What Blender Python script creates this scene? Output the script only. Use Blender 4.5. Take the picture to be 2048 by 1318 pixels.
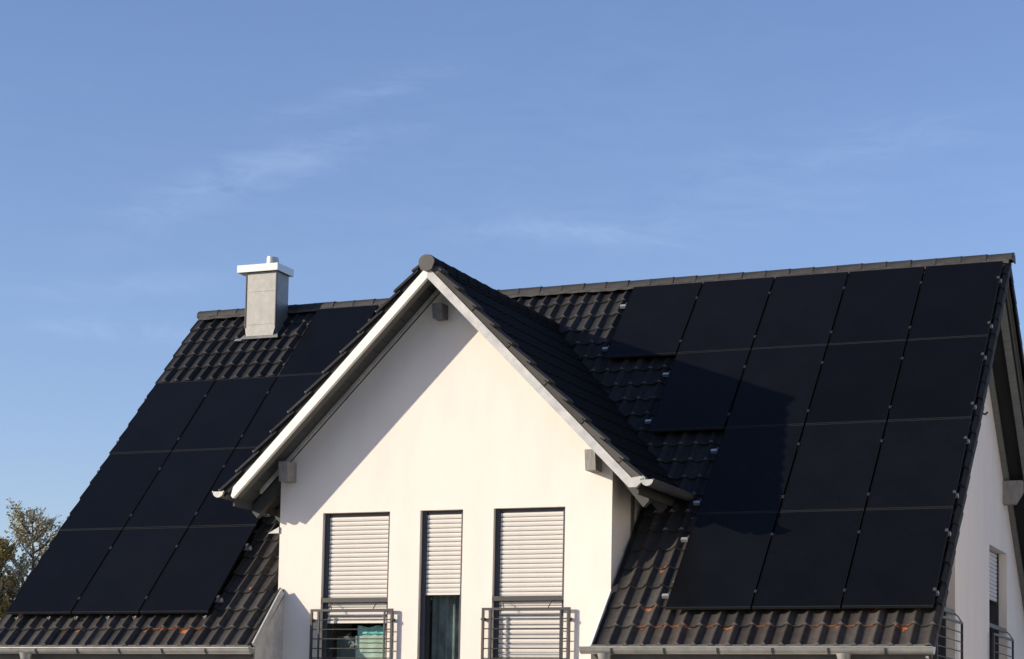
import bpy, math, random
from mathutils import Vector, Matrix
random.seed(7)
for o in list(bpy.data.objects): bpy.data.objects.remove(o)
SC = bpy.context.scene
COL = SC.collection
R = math.radians

# ------------------------------------------------------------------ camera
CAM = Vector((4.4773, -22.805, -1.6219)); YAW, PITCH, ROLL = 0.40309, 0.08744, 0.01998
cd = bpy.data.cameras.new('camera'); cam = bpy.data.objects.new('camera', cd); COL.objects.link(cam)
fw = Vector((-math.sin(YAW)*math.cos(PITCH), math.cos(YAW)*math.cos(PITCH), math.sin(PITCH)))
rt = Vector((math.cos(YAW), math.sin(YAW), 0)); up = rt.cross(fw)
r2 = rt*math.cos(ROLL) + up*math.sin(ROLL); u2 = -rt*math.sin(ROLL) + up*math.cos(ROLL)
M = Matrix((r2, u2, -fw)).transposed().to_4x4(); M.translation = CAM
cam.matrix_world = M
cd.sensor_width = 36; cd.lens = 4209.97/2048*36
cd.shift_x = (1024-976.89)/2048; cd.shift_y = (1126.04-659)/2048
cd.clip_start = 0.1; cd.clip_end = 6000
SC.camera = cam
SC.render.resolution_x = 1024; SC.render.resolution_y = 659

# ------------------------------------------------------------------ light
SUN_D = Vector((1.362, 1.0, -0.528)).normalized()          # direction the light travels
sun_el = math.asin(-SUN_D.z); sun_az = math.atan2(-SUN_D.x, -SUN_D.y)
sd = bpy.data.lights.new('sun', 'SUN'); sd.energy = 4.4; sd.angle = R(0.5); sd.color = (1.0, 0.865, 0.70)
sun = bpy.data.objects.new('sun', sd); COL.objects.link(sun)
sun.rotation_euler = SUN_D.to_track_quat('-Z', 'Y').to_euler(); sun.location = (-30, -30, 30)

W = bpy.data.worlds.new('World'); SC.world = W; W.use_nodes = True
nt = W.node_tree; nt.nodes.clear()
def N(t, tree=None, **kw):
    n = (tree or nt).nodes.new(t)
    for k, v in kw.items(): setattr(n, k, v)
    return n
sky = N('ShaderNodeTexSky', sky_type='NISHITA', sun_disc=False, sun_elevation=sun_el, sun_rotation=sun_az)
sky.air_density = 1.0; sky.dust_density = 0.6; sky.ozone_density = 2.2; sky.altitude = 100
bg = N('ShaderNodeBackground'); bg.inputs[1].default_value = 0.115
out = N('ShaderNodeOutputWorld')
# thin cirrus wisps: stretched noise in direction space
tc = N('ShaderNodeTexCoord')
L = nt.links.new
def wisp_dir(u, v):                                   # direction of a photo pixel, used as a fixed direction in the sky
    d = fw + r2*(u-976.9)/4210 - u2*(v-1126)/4210
    return d.normalized()
mp = N('ShaderNodeMapping'); mp.inputs['Rotation'].default_value = (0, R(-14), 0); mp.inputs['Scale'].default_value = (14.0, 14.0, 60.0)
n1 = N('ShaderNodeTexNoise'); n1.inputs['Scale'].default_value = 1.6; n1.inputs['Detail'].default_value = 8; n1.inputs['Roughness'].default_value = 0.62; n1.inputs['Distortion'].default_value = 0.8
r1 = N('ShaderNodeMapRange'); r1.inputs[1].default_value = .34; r1.inputs[2].default_value = .72
L(tc.outputs['Generated'], mp.inputs[0]); L(mp.outputs[0], n1.inputs['Vector']); L(n1.outputs[0], r1.inputs[0])
acc = None
for u, v, lu, lv, ang, amp in ((560, 330, 210, 38, -19, .50), (720, 190, 150, 22, -14, .38), (1100, 462, 210, 26, 2, .60), (1720, 290, 300, 40, -10, .34), (240, 575, 190, 22, -3, .50), (240, 662, 190, 22, 4, .60), (1500, 420, 330, 60, -6, .25), (330, 410, 160, 40, -30, .28), (900, 300, 900, 260, -8, .12), (-700, 300, 500, 60, -8, .4), (2900, 250, 600, 70, -8, .4), (2500, 700, 500, 50, 3, .4)):
    c = wisp_dir(u, v); e1 = (r2*math.cos(R(ang)) - u2*math.sin(R(ang))); e1 = (e1 - c*e1.dot(c)).normalized(); e2 = c.cross(e1)
    sub = N('ShaderNodeVectorMath', operation='SUBTRACT'); sub.inputs[1].default_value = c; L(tc.outputs['Generated'], sub.inputs[0])
    terms = []
    for e, l in ((e1, lu/4210), (e2, lv/4210)):
        dn = N('ShaderNodeVectorMath', operation='DOT_PRODUCT'); dn.inputs[1].default_value = e/l; L(sub.outputs[0], dn.inputs[0])
        pw = N('ShaderNodeMath', operation='MULTIPLY'); L(dn.outputs['Value'], pw.inputs[0]); L(dn.outputs['Value'], pw.inputs[1]); terms.append(pw)
    ad = N('ShaderNodeMath', operation='ADD'); L(terms[0].outputs[0], ad.inputs[0]); L(terms[1].outputs[0], ad.inputs[1])
    ng = N('ShaderNodeMath', operation='MULTIPLY'); ng.inputs[1].default_value = -1.0; L(ad.outputs[0], ng.inputs[0])
    ex = N('ShaderNodeMath', operation='EXPONENT'); L(ng.outputs[0], ex.inputs[0])
    sc = N('ShaderNodeMath', operation='MULTIPLY'); sc.inputs[1].default_value = amp; L(ex.outputs[0], sc.inputs[0])
    if acc is None: acc = sc
    else:
        a2 = N('ShaderNodeMath', operation='ADD'); L(acc.outputs[0], a2.inputs[0]); L(sc.outputs[0], a2.inputs[1]); acc = a2
ml2 = N('ShaderNodeMath', operation='MULTIPLY'); L(acc.outputs[0], ml2.inputs[0]); L(r1.outputs[0], ml2.inputs[1])
m3 = N('ShaderNodeMath', operation='MULTIPLY'); m3.inputs[1].default_value = .40; L(ml2.outputs[0], m3.inputs[0])
mx = N('ShaderNodeMixRGB'); mx.inputs[2].default_value = (4.0, 5.1, 6.9, 1); L(m3.outputs[0], mx.inputs[0])
tint = N('ShaderNodeMixRGB', blend_type='MULTIPLY'); tint.inputs[0].default_value = 1; tint.inputs[2].default_value = (1.03, 1.0, 1.20, 1)
L(sky.outputs[0], tint.inputs[1]); L(tint.outputs[0], mx.inputs[1]); L(mx.outputs[0], bg.inputs[0]); L(bg.outputs[0], out.inputs[0])

SC.view_settings.view_transform = 'Standard'; SC.view_settings.look = 'None'
SC.view_settings.gamma = 1; SC.view_settings.use_curve_mapping = False
SC.view_settings.exposure = 0.40
SC.render.engine = 'CYCLES'

# ------------------------------------------------------------------ materials
def mat(name, base, rough=.7, metal=0., spec=.5, var=0., vscale=8., bump=0., bscale=60., base2=None, coords='Object', stretch=(1,1,1)):
    m = bpy.data.materials.new(name); m.use_nodes = True; t = m.node_tree
    b = t.nodes['Principled BSDF']
    b.inputs['Base Color'].default_value = (*base, 1); b.inputs['Roughness'].default_value = rough
    b.inputs['Metallic'].default_value = metal; b.inputs['Specular IOR Level'].default_value = spec
    c = t.nodes.new('ShaderNodeTexCoord'); mpn = t.nodes.new('ShaderNodeMapping'); mpn.inputs['Scale'].default_value = stretch
    t.links.new(c.outputs[coords], mpn.inputs[0])
    if var or base2:
        n = t.nodes.new('ShaderNodeTexNoise'); n.inputs['Scale'].default_value = vscale; n.inputs['Detail'].default_value = 6; n.inputs['Roughness'].default_value = .65
        rp = t.nodes.new('ShaderNodeMapRange'); rp.inputs[1].default_value = .35; rp.inputs[2].default_value = .65
        mxn = t.nodes.new('ShaderNodeMixRGB')
        b2 = base2 or tuple(x*(1-var) for x in base)
        mxn.inputs[1].default_value = (*base, 1); mxn.inputs[2].default_value = (*b2, 1)
        t.links.new(mpn.outputs[0], n.inputs['Vector']); t.links.new(n.outputs[0], rp.inputs[0]); t.links.new(rp.outputs[0], mxn.inputs[0])
        t.links.new(mxn.outputs[0], b.inputs['Base Color'])
    if bump:
        n = t.nodes.new('ShaderNodeTexNoise'); n.inputs['Scale'].default_value = bscale; n.inputs['Detail'].default_value = 4
        bp = t.nodes.new('ShaderNodeBump'); bp.inputs['Strength'].default_value = bump; bp.inputs['Distance'].default_value = .01
        t.links.new(mpn.outputs[0], n.inputs['Vector']); t.links.new(n.outputs[0], bp.inputs['Height']); t.links.new(bp.outputs[0], b.inputs['Normal'])
    return m

def tile_material(name, base, warm, orange_lo, nib=0.35, spec=.12):
    """engobed clay tile: per-tile tint, noise mottling, bare clay where the coat has flaked, pale nose"""
    m = bpy.data.materials.new(name); m.use_nodes = True; t = m.node_tree; k = t.links.new
    b = t.nodes['Principled BSDF']; b.inputs['Roughness'].default_value = .7; b.inputs['Specular IOR Level'].default_value = spec
    oi = t.nodes.new('ShaderNodeObjectInfo'); geo = t.nodes.new('ShaderNodeNewGeometry'); tcn = t.nodes.new('ShaderNodeTexCoord')
    n = t.nodes.new('ShaderNodeTexNoise'); n.inputs['Scale'].default_value = 14; n.inputs['Detail'].default_value = 8; n.inputs['Roughness'].default_value = .7
    k(geo.outputs['Position'], n.inputs['Vector'])
    mr = t.nodes.new('ShaderNodeMapRange'); mr.inputs[1].default_value = .3; mr.inputs[2].default_value = .7; k(n.outputs[0], mr.inputs[0])
    m1 = t.nodes.new('ShaderNodeMixRGB'); m1.inputs[1].default_value = (*base, 1); m1.inputs[2].default_value = (*warm, 1); k(mr.outputs[0], m1.inputs[0])
    # per tile brightness
    rb = t.nodes.new('ShaderNodeMapRange'); rb.inputs[3].default_value = .72; rb.inputs[4].default_value = 1.3; k(oi.outputs['Random'], rb.inputs[0])
    m2 = t.nodes.new('ShaderNodeMixRGB'); m2.blend_type = 'MULTIPLY'; m2.inputs[0].default_value = 1; k(m1.outputs[0], m2.inputs[1]); k(rb.outputs[0], m2.inputs[2])
    last = m2.outputs[0]
    if orange_lo is not None:
        n3 = t.nodes.new('ShaderNodeTexNoise'); n3.inputs['Scale'].default_value = 5.5; n3.inputs['Detail'].default_value = 6; n3.inputs['Roughness'].default_value = .6
        k(geo.outputs['Position'], n3.inputs['Vector'])
        # flakes gather near the head-lap of the tile (object y ~ .3) -- where frost lifts the coat
        sx = t.nodes.new('ShaderNodeSeparateXYZ'); k(tcn.outputs['Object'], sx.inputs[0])
        ly = t.nodes.new('ShaderNodeMapRange'); ly.inputs[1].default_value = .24; ly.inputs[2].default_value = .325; ly.inputs[3].default_value = 0; ly.inputs[4].default_value = .16
        k(sx.outputs[1], ly.inputs[0])
        sm = t.nodes.new('ShaderNodeMath'); sm.operation = 'ADD'; k(n3.outputs[0], sm.inputs[0]); k(ly.outputs[0], sm.inputs[1])
        rr = t.nodes.new('ShaderNodeMath'); rr.operation = 'MULTIPLY_ADD'; rr.inputs[1].default_value = .14; k(oi.outputs['Random'], rr.inputs[0]); k(sm.outputs[0], rr.inputs[2])
        th = t.nodes.new('ShaderNodeMapRange'); th.inputs[1].default_value = orange_lo; th.inputs[2].default_value = orange_lo+.05; k(rr.outputs[0], th.inputs[0])
        m3 = t.nodes.new('ShaderNodeMixRGB'); m3.inputs[2].default_value = (.34, .125, .055, 1); k(th.outputs[0], m3.inputs[0]); k(last, m3.inputs[1]); last = m3.outputs[0]
    if orange_lo is not None and orange_lo < .8:
        sx = t.nodes.new('ShaderNodeSeparateXYZ'); k(tcn.outputs['Object'], sx.inputs[0])
        ly = t.nodes.new('ShaderNodeMapRange'); ly.inputs[1].default_value = .012; ly.inputs[2].default_value = .004; k(sx.outputs[1], ly.inputs[0])
        lz = t.nodes.new('ShaderNodeMapRange'); lz.inputs[1].default_value = .045; lz.inputs[2].default_value = .035; k(sx.outputs[2], lz.inputs[0])
        lm = t.nodes.new('ShaderNodeMath'); lm.operation = 'MULTIPLY'; k(ly.outputs[0], lm.inputs[0]); k(lz.outputs[0], lm.inputs[1])
        l2 = t.nodes.new('ShaderNodeMath'); l2.operation = 'MULTIPLY'; k(lm.outputs[0], l2.inputs[0]); k(mr.outputs[0], l2.inputs[1])
        m6 = t.nodes.new('ShaderNodeMixRGB'); m6.inputs[2].default_value = (.40, .15, .065, 1); k(l2.outputs[0], m6.inputs[0]); k(last, m6.inputs[1]); last = m6.outputs[0]
    # pale nose at the lower end of the roll
    sx = t.nodes.new('ShaderNodeSeparateXYZ'); k(tcn.outputs['Object'], sx.inputs[0])
    ny = t.nodes.new('ShaderNodeMapRange'); ny.inputs[1].default_value = .016; ny.inputs[2].default_value = .004; k(sx.outputs[1], ny.inputs[0])
    nz = t.nodes.new('ShaderNodeMapRange'); nz.inputs[1].default_value = .045; nz.inputs[2].default_value = .065; k(sx.outputs[2], nz.inputs[0])
    mm = t.nodes.new('ShaderNodeMath'); mm.operation = 'MULTIPLY'; k(ny.outputs[0], mm.inputs[0]); k(nz.outputs[0], mm.inputs[1])
    mm2 = t.nodes.new('ShaderNodeMath'); mm2.operation = 'MULTIPLY'; mm2.inputs[1].default_value = .8; k(mm.outputs[0], mm2.inputs[0])
    m4 = t.nodes.new('ShaderNodeMixRGB'); m4.inputs[2].default_value = (nib, nib*.97, nib*.92, 1); k(mm2.outputs[0], m4.inputs[0]); k(last, m4.inputs[1])
    k(m4.outputs[0], b.inputs['Base Color'])
    bp = t.nodes.new('ShaderNodeBump'); bp.inputs['Strength'].default_value = .35; bp.inputs['Distance'].default_value = .004
    n5 = t.nodes.new('ShaderNodeTexNoise'); n5.inputs['Scale'].default_value = 70; k(geo.outputs['Position'], n5.inputs['Vector']); k(n5.outputs[0], bp.inputs['Height']); k(bp.outputs[0], b.inputs['Normal'])
    return m

MT = {}
MT['render'] = mat('white_render', (.79, .735, .66), .92, spec=.2, var=.06, vscale=2.2, bump=.35, bscale=120, stretch=(1, 1, .28))
MT['tile_dark'] = tile_material('roof_tile_dark', (.019, .0195, .021), (.037, .036, .036), None, .24)
MT['tile_mid'] = tile_material('roof_tile_weathered', (.033, .033, .032), (.060, .054, .049), .85, .26)
MT['tile_worn'] = tile_material('roof_tile_flaked', (.036, .035, .033), (.068, .056, .049), .77, .28)
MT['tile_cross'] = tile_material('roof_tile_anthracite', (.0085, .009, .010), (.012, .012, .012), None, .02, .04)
MT['ridge'] = mat('ridge_tile_clay', (.027, .027, .027), .7, var=.45, vscale=9, bump=.3, bscale=40)
MT['ridge_cross'] = mat('ridge_tile_anthracite', (.012, .012, .013), .8, spec=.06, var=.3, vscale=9)
MT['mortar'] = mat('ridge_mortar', (.075, .072, .068), .95, var=.5, vscale=7, bump=.6, bscale=30)
MT['deck'] = mat('roof_underlay', (.012, .012, .013), .9)
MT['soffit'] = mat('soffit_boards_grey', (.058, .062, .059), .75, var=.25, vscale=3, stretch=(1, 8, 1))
MT['timber'] = mat('painted_timber_grey', (.115, .112, .100), .75, var=.25, vscale=5)
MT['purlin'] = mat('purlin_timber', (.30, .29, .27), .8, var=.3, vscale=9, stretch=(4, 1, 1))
MT['purlin_apex_shaded'] = mat('apex_purlin_shaded', (.16, .165, .16), .8, var=.3, vscale=9)  # darker copy of the purlin timber: shade under the apex put into the colour
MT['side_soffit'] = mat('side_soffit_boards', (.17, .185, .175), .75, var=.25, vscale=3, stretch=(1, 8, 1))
MT['board'] = mat('weathered_pale_board', (.52, .52, .49), .55, var=.22, vscale=6, bump=.15, bscale=30, base2=(.36, .37, .36))
MT['board2'] = mat('cream_board', (.82, .79, .72), .6, var=.06, vscale=4)
MT['zinc'] = mat('zinc_sheet', (.42, .42, .39), .42, metal=.55, var=.3, vscale=5, bump=.1, bscale=12)
MT['chimney'] = mat('chimney_cladding', (.235, .237, .225), .45, metal=.4, var=.16, vscale=7, bump=.2, bscale=7)
MT['seam'] = mat('dark_seam', (.05, .05, .05), .5)
MT['steel'] = mat('bright_steel', (.50, .50, .47), .30, metal=.5)
MT['alu'] = mat('aluminium', (.55, .55, .55), .38, metal=.6)
MT['frame'] = mat('black_anodised_frame', (.0045, .005, .0065), .6, metal=.0, spec=.08)
MT['frame_end_lit'] = mat('frame_end_lit_edge', (.021, .022, .024), .5, metal=.0, spec=.25)  # short bars made lighter: their lit edge line is put into the colour
MT['cell'] = mat('black_solar_glass', (.0052, .0058, .0074), .24, spec=.09, var=.25, vscale=1.6, stretch=(1, 1, 1), coords='Object')
_t = MT['cell'].node_tree; _b = _t.nodes['Principled BSDF']; _src = _b.inputs['Base Color'].links[0].from_socket
_oi = _t.nodes.new('ShaderNodeObjectInfo'); _mr = _t.nodes.new('ShaderNodeMapRange'); _mr.inputs[3].default_value = .8; _mr.inputs[4].default_value = 1.2
_mm = _t.nodes.new('ShaderNodeMixRGB'); _mm.blend_type = 'MULTIPLY'; _mm.inputs[0].default_value = 1
_t.links.new(_oi.outputs['Random'], _mr.inputs[0]); _t.links.new(_src, _mm.inputs[1]); _t.links.new(_mr.outputs[0], _mm.inputs[2]); _t.links.new(_mm.outputs[0], _b.inputs['Base Color'])
MT['win_frame'] = mat('anthracite_window_frame', (.035, .038, .046), .45)
MT['rail'] = mat('anthracite_railing', (.045, .044, .042), .5, metal=.2)
MT['slat'] = mat('cream_shutter_slat', (.66, .64, .59), .55, var=.05, vscale=6)
MT['slat_side'] = mat('grey_shutter_slat', (.60, .60, .60), .6)
MT['room'] = mat('dark_room', (.03, .03, .032), .9)
MT['cloth'] = mat('pale_green_cloth', (.50, .62, .50), .9, var=.15, vscale=4)
MT['teal'] = mat('teal_patterned_cloth', (.04, .42, .42), .85, base2=(.45, .78, .72), vscale=16, stretch=(1, 1, 2.2))
MT['bark'] = mat('bark', (.10, .075, .055), .9, var=.4, vscale=8)
MT['grass'] = mat('grass_ground', (.06, .085, .03), .95, var=.5, vscale=.8, base2=(.10, .10, .05))
MT['paving'] = mat('bounce_paving', (.31, .295, .27), .9, var=.2, vscale=2)
def leaf_mat(name, a, b_):
    m = mat(name, a, .6, spec=.3, base2=b_, vscale=1.4)
    b = m.node_tree.nodes['Principled BSDF']
    b.inputs['Subsurface Weight'].default_value = 0
    return m
MT['leaf_olive'] = leaf_mat('leaf_olive_brown', (.30, .25, .075), (.42, .28, .10))
MT['leaf_grey'] = leaf_mat('leaf_grey_green', (.25, .25, .13), (.42, .36, .24))
MT['leaf_dark'] = leaf_mat('leaf_dark_green', (.07, .10, .035), (.12, .13, .05))
def glass_mat():
    m = bpy.data.materials.new('window_glass'); m.use_nodes = True; t = m.node_tree; t.nodes.clear()
    o = t.nodes.new('ShaderNodeOutputMaterial'); g = t.nodes.new('ShaderNodeBsdfGlossy'); g.inputs['Roughness'].default_value = .01
    tr = t.nodes.new('ShaderNodeBsdfTransparent'); tr.inputs[0].default_value = (.93, .97, .96, 1)
    lw = t.nodes.new('ShaderNodeLayerWeight'); lw.inputs[0].default_value = .5; mxs = t.nodes.new('ShaderNodeMixShader')
    p5 = t.nodes.new('ShaderNodeMath'); p5.operation = 'POWER'; p5.inputs[1].default_value = 4.0; t.links.new(lw.outputs['Facing'], p5.inputs[0])
    f = t.nodes.new('ShaderNodeMath'); f.operation = 'MULTIPLY_ADD'; f.inputs[1].default_value = .85; f.inputs[2].default_value = .12; t.links.new(p5.outputs[0], f.inputs[0])
    t.links.new(f.outputs[0], mxs.inputs[0]); t.links.new(tr.outputs[0], mxs.inputs[1]); t.links.new(g.outputs[0], mxs.inputs[2]); t.links.new(mxs.outputs[0], o.inputs[0])
    return m
MT['glass'] = glass_mat()

# ------------------------------------------------------------------ object helpers
WM = {}                                             # world matrices of everything placed
def link(name, data, m=None, parent=None, world=None, **props):
    o = bpy.data.objects.new(name, data); COL.objects.link(o)
    if m is not None and data is not None and len(data.materials) == 0: data.materials.append(m)
    world = world or Matrix.Identity(4)
    place(o, parent, world)
    for k, v in props.items(): o[k] = v
    return o
def place(o, parent, world):
    WM[o.name] = world
    if parent is not None:
        o.parent = parent; o.matrix_parent_inverse = Matrix.Identity(4)
        o.matrix_basis = WM[parent.name].inverted() @ world
    else: o.matrix_basis = world
def empty(name, loc, **props):
    return link(name, None, world=Matrix.Translation(loc), **props)
class MB:
    def __init__(s): s.v = []; s.f = []; s.m = []; s.smooth = []
    def add(s, vs, fs, mi=0, sm=False):
        b = len(s.v); s.v += [tuple(v) for v in vs]; s.f += [tuple(b+i for i in f) for f in fs]; s.m += [mi]*len(fs); s.smooth += [sm]*len(fs)
    def box(s, a, b, mi=0, mt=None):
        (x0, y0, z0), (x1, y1, z1) = a, b
        vs = [(x0,y0,z0),(x1,y0,z0),(x1,y1,z0),(x0,y1,z0),(x0,y0,z1),(x1,y0,z1),(x1,y1,z1),(x0,y1,z1)]
        if mt: vs = [mt @ Vector(v) for v in vs]
        s.add(vs, [(0,3,2,1),(4,5,6,7),(0,1,5,4),(1,2,6,5),(2,3,7,6),(3,0,4,7)], mi)
    def prism(s, poly, ext, mi=0):
        """poly: list of 3D points (planar), ext: extrusion vector"""
        n = len(poly); e = Vector(ext); p = [Vector(q) for q in poly]; vs = p + [q+e for q in p]
        nrm = Vector((0,0,0))
        for i in range(n): nrm += p[i].cross(p[(i+1) % n])
        fs = [tuple(range(n)), tuple(reversed(range(n, 2*n)))] + [(i, i+n, (i+1) % n+n, (i+1) % n) for i in range(n)]
        if nrm.dot(e) > 0: fs = [tuple(reversed(f)) for f in fs]
        s.add(vs, fs, mi)
    def tube(s, pts, r, n=8, mi=0):
        pts = [Vector(p) for p in pts]; rings = []
        for i, p in enumerate(pts):
            d = (pts[min(i+1, len(pts)-1)] - pts[max(i-1, 0)]).normalized()
            a = d.orthogonal().normalized() if i == 0 else (rings[-1][1] - d*rings[-1][1].dot(d)).normalized()
            b = d.cross(a); rr = r[i] if isinstance(r, (list, tuple)) else r
            rings.append(([p + (a*math.cos(2*math.pi*k/n) + b*math.sin(2*math.pi*k/n))*rr for k in range(n)], a))
        vs = [v for q, _ in rings for v in q]; fs = []
        for i in range(len(pts)-1):
            for k in range(n): fs.append((i*n+k, i*n+(k+1) % n, (i+1)*n+(k+1) % n, (i+1)*n+k))
        s.add(vs, fs, mi, True)
        s.add(rings[0][0], [tuple(reversed(range(n)))], mi); s.add(rings[-1][0], [tuple(range(n))], mi)
    def mesh(s, name, *mats):
        me = bpy.data.meshes.new(name); me.from_pydata(s.v, [], s.f)
        for m in mats: me.materials.append(m)
        me.polygons.foreach_set('material_index', s.m); me.polygons.foreach_set('use_smooth', s.smooth); me.update()
        return me
    def obj(s, name, m, parent=None, origin=None, **props):
        ms = m if isinstance(m, (list, tuple)) else [m]
        if origin is not None:
            o = Vector(origin); s.v = [tuple(Vector(v)-o) for v in s.v]; w = Matrix.Translation(o)
        else: w = Matrix.Identity(4)
        return link(name, s.mesh(name, *ms), None, parent, w, **props)

# ------------------------------------------------------------------ dimensions (metres; solar glass plane passes through the origin)
A = 0.80935; ca, sa, ta = math.cos(A), math.sin(A), math.tan(A)
GZ = -3.3                                            # ground
XR, XL = 0.05, -12.2                                 # verges
Y0 = 4.82                                            # main ridge
XA = -6.108; WL, WR = -8.331, -3.885                 # cross gable
WY = 0.4926; FY = -0.03
XW = -0.42; XWL = -11.75
def pl(s, t, o=0): return Vector((s, t*ca - o*sa, t*sa + o*ca))
MAIN = Matrix(((1,0,0,0),(0,ca,-sa,0),(0,sa,ca,0),(0,0,0,1)))
OT = -0.148                                          # pan level of the tiles
TE = -0.515                                          # eave
TR = Y0/ca - 0.135*ta                         # slope length where the pan planes meet
PX_, PY_ = .2013, .335

# ground -----------------------------------------------------------
g = MB(); g.add([(-3000,-3000,GZ),(3000,-3000,GZ),(3000,3000,GZ),(-3000,3000,GZ)], [(0,1,2,3)])
g.obj('ground', MT['grass'], kind='structure')
g = MB(); g.box((-34, -26, GZ-.1), (26, 30, GZ+.05)); g.obj('bounce_pavement', MT['paving'], kind='structure')  # unseen pale paving, added to bounce sunlight onto the shaded walls

house = empty('house', (-6.1, 5, GZ), label='white rendered house with dark tiled roof, cross gable and black solar panels', category='house')

# ---- walls with openings: strips + reveals, single skin both sides
def wall(name, u0, u1, zlo, top, openings, y, thick, axis='x', side=-1, parent=house, m=None, breaks=()):
    """axis 'x': wall plane at y=const facing -y ; axis 'y': plane x=const facing +x. top(u)->z. openings (u0,u1,z0,z1)"""
    mb = MB()
    def P(u, d, z): return (u, y+d, z) if axis == 'x' else (y-d, u, z)
    us = sorted(set([u0, u1] + [q for o in openings for q in o[:2]] + list(breaks)))
    for a, b in zip(us[:-1], us[1:]):
        mid = (a+b)/2; ops = sorted([o for o in openings if o[0] <= mid <= o[1]], key=lambda o: o[2])
        spans = []; z = zlo
        for o in ops: spans.append((z, z, o[2], o[2])); z = o[3]
        spans.append((z, z, top(a), top(b)))
        for za, zb, zc, zd in spans:
            for d, fl in ((0, False), (thick, True)):
                q = [P(a, d, za), P(b, d, zb), P(b, d, zd), P(a, d, zc)]
                if fl: q.reverse()
                mb.add(q, [(0,1,2,3)])
    for o in openings:
        a, b, z0, z1 = o
        for q in ([P(a,0,z0),P(a,thick,z0),P(a,thick,z1),P(a,0,z1)],[P(b,thick,z0),P(b,0,z0),P(b,0,z1),P(b,thick,z1)],
                  [P(a,0,z1),P(a,thick,z1),P(b,thick,z1),P(b,0,z1)],[P(a,thick,z0),P(a,0,z0),P(b,0,z0),P(b,thick,z0)]):
            mb.add(q, [(0,1,2,3)])
    for u in (u0, u1):
        mb.add([P(u,0,zlo),P(u,thick,zlo),P(u,thick,top(u)),P(u,0,top(u))], [(0,1,2,3)])
    return mb.obj(name, m or MT['render'], parent)

ZF = -1.05                                            # floor line of the upper storey
WINS = [(-7.722, -6.792, ZF, 1.261), (-6.379, -5.806, ZF, 1.261), (-5.402, -4.476, ZF, 1.261)]
CP = 1.006                                            # cross pitch (tan)
ZB = 4.029                                            # lower edge of bargeboards at the apex
def gtop(u): return ZB - .005 - abs(u-XA)*CP
wall('gable_wall', WL, WR, GZ, gtop, WINS, WY, .34, breaks=(XA,))
wall('front_wall', XWL, WL-.002, GZ, lambda u: -.02, [], WY+.003, .34)
wall('front_wall', WR+.002, XW-.003, GZ, lambda u: -.02, [], WY+.003, .34)
# side cheeks of the cross gable block
for x0, x1 in ((WL, WL+.3), (WR-.3, WR)):
    mb = MB(); mb.prism([(x0, WY+.342, -.6), (x0, 3.2, -.6), (x0, 3.2, 1.62), (x0, WY+.342, 1.62)], (x1-x0, 0, 0))
    mb.obj('gable_side_wall', MT['render'], house)
rt_ = .97                                             # rear pitch (tan)
def sidetop(u): return (ta*u - .42) if u < Y0 else (ta*Y0 - .42 - (u-Y0)*rt_)
SW = [(2.05, 3.50, ZF, 1.26), (5.97, 7.40, ZF, 1.26)]
wall('side_wall', WY+.345, 9.3, GZ, sidetop, SW, XW, .34, axis='y', breaks=(Y0,))
wall('front_wall', XW-.3, XW, GZ, lambda u: -.02, [], WY+.003, .34)
wall('side_wall', WY+.345, 9.3, GZ, sidetop, [], XWL+.34, .34, axis='y', breaks=(Y0,))
wall('rear_wall', XWL, XW, GZ, lambda u: .0, [], 9.3, .3)
mb = MB(); mb.box((XWL+.34, WY+.34, ZF-.25), (XW-.34, 9.3, ZF-.02)); mb.obj('floor_slab', MT['room'], house)
mb = MB(); mb.box((XWL+.34, 2.0, ZF), (XW-1.9, 2.1, 1.2)); mb.obj('partition_wall', MT['room'], house)
mb = MB(); mb.box((XW-1.9, 3.2, ZF), (XW-1.8, 9.2, 2.0)); mb.obj('partition_wall', MT['room'], house)

# ------------------------------------------------------------------ main roof deck
def deckpoly(s0, s1, t0, t1, o0=-.165, o1=-.30):
    return [pl(s0, t0, o0), pl(s1, t0, o0), pl(s1, t1, o0), pl(s0, t1, o0)], pl(0,0,o1)-pl(0,0,o0)
mb = MB()
tt = TR - .15
for s0, s1, t0 in ((XL+.04, WL+.05, TE+.05), (WL+.05, WR+.02, 2.6), (WR+.02, XR-.04, TE+.05)):
    poly, e = deckpoly(s0, s1, t0, tt); mb.prism(poly, e)
zr = pl(0, tt, -.165)
rear = [Vector((XL+.04, zr.y, zr.z)), Vector((XR-.04, zr.y, zr.z)), Vector((XR-.04, 9.95, zr.z-(9.95-zr.y)*rt_)), Vector((XL+.04, 9.95, zr.z-(9.95-zr.y)*rt_))]
mb.prism(rear, (0, -.03, -.03))
roof = mb.obj('roof', MT['deck'], house)

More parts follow.
